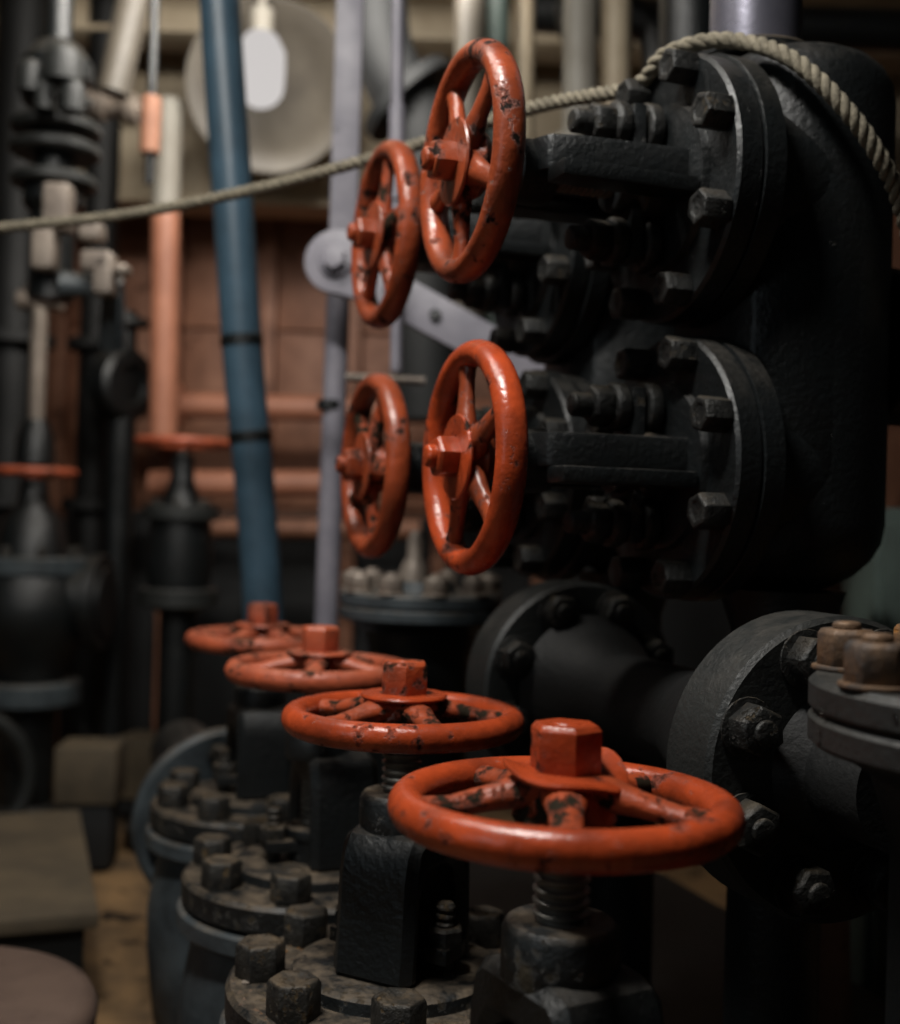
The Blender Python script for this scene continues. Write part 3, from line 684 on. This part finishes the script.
# side port of the globe valve
obj('side_port', MB().cyl(34 * s_, .0, .24, 32, .004, Matrix.Translation((0, 0, zz(600, d))) @ axis_m((0, 0, 0), Rt)).cyl(48 * s_, .19, .23, 32, .004, Matrix.Translation((0, 0, zz(600, d))) @ axis_m((0, 0, 0), Rt)).mesh('side_port'), M['black'], t)
for px, dd, rr, lab in ((8, 4.9, .085, 'tall black pipe at the left edge behind the globe valve'), (92, 5.0, .06, 'tall black pipe before the bulkhead right of the pale stem')):
    a = ground(px, dd)
    pipe('tall_pipe', lab, [a, a + Vector((0, 0, 2.84))], rr, M['shade_black'], fl=(.36, .56))
# dark round disc valve
d = 4.75; s_ = d / K; p = P(122, 385, d)
t = thing('butterfly_valve', 'dark round valve body hanging right of the pale rising stem', 'valve', p)
Mr = axis_m((0, 0, 0), Rt * .9 - Fw * .5)
obj('disc_body', MB().lathe([(0, -.05), (.11, -.05), (.125, -.035), (.125, .035), (.11, .05), (.07, .05), (.06, .03), (0, .03)], 40, Mr).mesh('disc_body'), M['black'], t)
obj('neck', MB().cyl(.045, .10, .25, 24).mesh('neck'), M['black'], t)
obj('neck_flange', MB().cyl(.085, .2, .225, 32, .004).mesh('neck_flange'), M['charcoal'], t)
obj('drop_pipe', MB().cyl(.05, -p.z, -.10, 24).mesh('drop_pipe'), M['black'], t)
# tall pipe stack at upper left
d = 3.5; s_ = d / K; CX[0] = 50; p = P(50, 300, d)
t = thing('pipe_stack', 'tall dark stack of flanged pipes and pale clamps at the upper left edge', 'pipework', p)
z0 = p.z
obj('stack_pipe', MB().lathe([(0, -.0), (22 * s_, 0), (22 * s_, zz(215, d) - z0), (30 * s_, zz(205, d) - z0), (30 * s_, zz(190, d) - z0), (20 * s_, zz(180, d) - z0), (20 * s_, zz(90, d) - z0), (34 * s_, zz(80, d) - z0), (34 * s_, zz(62, d) - z0), (22 * s_, zz(45, d) - z0), (13 * s_, zz(40, d) - z0), (13 * s_, 2.85 - z0), (0, 2.85 - z0)], 32).mesh('stack_pipe'), M['black'], t)
for py, r in ((128, 44), (150, 44), (182, 42), (100, 34)):
    obj('pipe_flange', MB().cyl(r * s_, zz(py + 6, d) - z0, zz(py - 6, d) - z0, 40, .008).mesh('pipe_flange'), M['charcoal'], t)
for px, py, r in ((30, 70, 12), (62, 60, 18), (44, 88, 10), (72, 90, 12)):
    q = P(px, py, d - .16) - p
    obj('cap_nut', MB().lathe([(0, r * s_)] + [(r * s_ * math.sin(R_(a)), r * s_ * math.cos(R_(a))) for a in range(20, 100, 20)] + [(r * s_, -.05), (0, -.05)], 20, Matrix.Translation(q)).mesh('cap_nut', ang=70), M['charcoal'], t)
for px, py, w_, h_ in ((58, 208, 26, 46), (98, 262, 30, 20), (105, 275, 20, 40), (45, 250, 22, 40), (122, 270, 14, 10), (92, 232, 22, 18)):
    q = P(px, py, d - .1) - p
    obj('clamp', MB().box(-w_ * s_ / 2, w_ * s_ / 2, -.03, .03, -h_ * s_ / 2, h_ * s_ / 2, Matrix.Translation(q) @ Matrix.Rotation(-YAW, 4, 'Z')).mesh('clamp', .012, segs=3), M['pale'], t)
obj('branch_pipe', MB().tube([P(60, 285, d - .05) - p, P(112, 285, d - .02) - p, P(112, 345, d + .1) - p], .035, 20).mesh('branch_pipe', ang=60), M['bluegrey'], t)
# orange sleeve hanging by the slanting pipe
p = P(150, 125, 3.6)
t = thing('sleeve', 'small orange sleeve fitting under the ceiling near the slanting pale pipe', 'fitting', p)
obj('sleeve_body', MB().cyl(.026, -.075, .075, 20, .006).mesh('sleeve_body'), M['terra'], t)
obj('sleeve_rod', MB().cyl(.012, -.15, 2.85 - p.z, 12).mesh('sleeve_rod'), M['black'], t)
pipe('thin_pipe', 'thin pale pipe with fittings crossing left of the orange sleeve', [P(70, 90, 4.15), P(110, 108, 4.15), P(145, 108, 4.15)], .026, M['pale'], fl=(.4, .8))

# ------------------------------------------------------------------ low left: drum lid, hatch cover, timber blocks
d = 1.86; p = P(-88, 1002, d)
t = thing('round_drum', 'low round drum with flat rust-brown lid at the bottom left corner', 'drum', (p.x, p.y, 0))
obj('drum_body', MB().lathe([(0, 0), (.21, 0), (.215, .02), (.215, p.z - .05), (0, p.z - .05)], 56).mesh('drum_body'), M['black'], t)
obj('lid', MB().lathe([(0, p.z - .06), (.225, p.z - .06), (.236, p.z - .05), (.24, p.z - .02), (.232, p.z - .005), (.215, p.z), (0, p.z + .003)], 72).mesh('lid', ang=60), M['brownlid'], t)
p0 = P(103, 912, 2.75)
t = thing('hatch_box', 'grey-brown flat lidded box on the floor at the left edge', 'box', (p0.x, p0.y, 0))
zt = p0.z
obj('box_body', MB().box(-1.0, -.03, .02, .80, 0, zt - .025).mesh('box_body', .006), M['black'], t)
for i in range(3):
    obj('lid_board', MB().box(-1.02 + i * .34, -1.02 + i * .34 + .335, 0, .85, zt - .03, zt + (.0, .003, .001)[i]).mesh('lid_board', .006), M['wood'], t)
for (px, py, d, sx, sy, sz, rz, lab) in ((100, 742, 4.0, .17, .17, .16, .1, 'timber block on the floor behind the flat box'), (160, 735, 4.65, .2, .16, .2, -.2, 'small timber block left of the farthest gate valve'), (228, 745, 4.85, .2, .2, .22, .2, 'brown timber block behind the farthest gate valve')):
    g = ground(px, d)
    zt = zz(py, d)
    o = obj('timber_block', MB().box(-sx / 2, sx / 2, -sy / 2, sy / 2, zt - sz, zt).mesh('timber_block', .01), M['wood'], None, g, (0, 0, rz - YAW))
    tag(o, lab, 'block', 'timber blocks on iron stools')
    o = obj('iron_stool', MB().box(-sx * .42, sx * .42, -sy * .42, sy * .42, 0, zt - sz - .004).mesh('iron_stool', .006), M['dark'], None, g, (0, 0, rz - YAW))
    tag(o, 'low dark iron stool under the ' + lab.replace(' on the floor', ''), 'stool', 'iron stools')
p = P(-42, 785, 3.98)
t = thing('loose_flange', 'dark ring flange leaning upright at the far left above the lidded box', 'pipe flange', (p.x, p.y, .22))
obj('ring', MB().torus(.195, .022, .022, 48, 12, Matrix.Rotation(PI / 2, 4, 'X') @ Matrix.Rotation(.2, 4, 'Y')).mesh('ring', ang=80), M['charcoal'], t)

# ------------------------------------------------------------------ small debris on the flanges, water drops
rnd = random.Random(11)
for i, (px, py, m, r) in enumerate(((322, 988, 'red', .012), (306, 1018, 'red', .010), (246, 982, 'pale', .006), (305, 937, 'pale', .005), (330, 955, 'pale', .003), (345, 1003, 'rust', .013))):
    dz = .487; d = dz * K / (level(px, py)[1] - YH); p = P(px, py, d); p.z = .5135
    n = 6
    poly = [(r * rnd.uniform(.6, 1.1) * math.cos(2 * PI * k / n), r * rnd.uniform(.5, .9) * math.sin(2 * PI * k / n)) for k in range(n)]
    o = obj('paint_flake', MB().prism(poly, 0, .0015).mesh('paint_flake', smooth=False), M[m], None, p, (0, 0, rnd.uniform(0, 3)))
    tag(o, ('red paint flake lying on the second flange right of a bolt', 'red paint flake nearest the picture bottom on the second flange', 'pale flake at the left rim of the second flange', 'pale flake between two bolts on the second flange', 'tiny pale speck in the middle of the second flange', 'brown rust flake near the bottom bolt of the second flange')[i], 'flake', 'flakes on the valve flange')
mb = MB()
for i in range(16):
    a = R_(rnd.uniform(150, 215)); z = ZC - .106 - rnd.uniform(.008, .046); R = .16
    nrm = Vector((math.cos(a), math.sin(a), 0)); rr = rnd.uniform(.0012, .0024)
    mb.lathe([(0, rr)] + [(rr * math.sin(R_(q)), rr * .8 * math.cos(R_(q))) for q in (30, 60, 90)], 10, axis_m(Vector((.69, .65, z)) + nrm * R, nrm))
o = obj('water_drops', mb.mesh('water_drops', ang=80), M['water'])
tag(o, 'water drops clinging to the rim of the charcoal pot cover', 'water drops', None, 'stuff')

# grit and rust crumbs lying on the bonnet flange of the second valve
mb = MB(); rnd = random.Random(5)
for i in range(220):
    a = rnd.uniform(0, 2 * PI); q = rnd.choice((rnd.uniform(.116, .172), rnd.uniform(.165, .174)))
    h = rnd.uniform(.0008, .0026); c = Vector((.390 + q * math.cos(a), 1.205 + q * math.sin(a), .513))
    vs = [c + Vector((h * 1.4 * math.cos(k * 2.1 + a), h * 1.4 * math.sin(k * 2.1 + a), 0)) for k in range(3)] + [c + Vector((0, 0, h))]
    mb.add(vs, [[0, 2, 1], [0, 1, 3], [1, 2, 3], [2, 0, 3]])
tag(obj('grit', mb.mesh('grit', smooth=False), M['rust']), 'brown grit and rust crumbs lying on the second valve flange', 'grit', None, 'stuff')
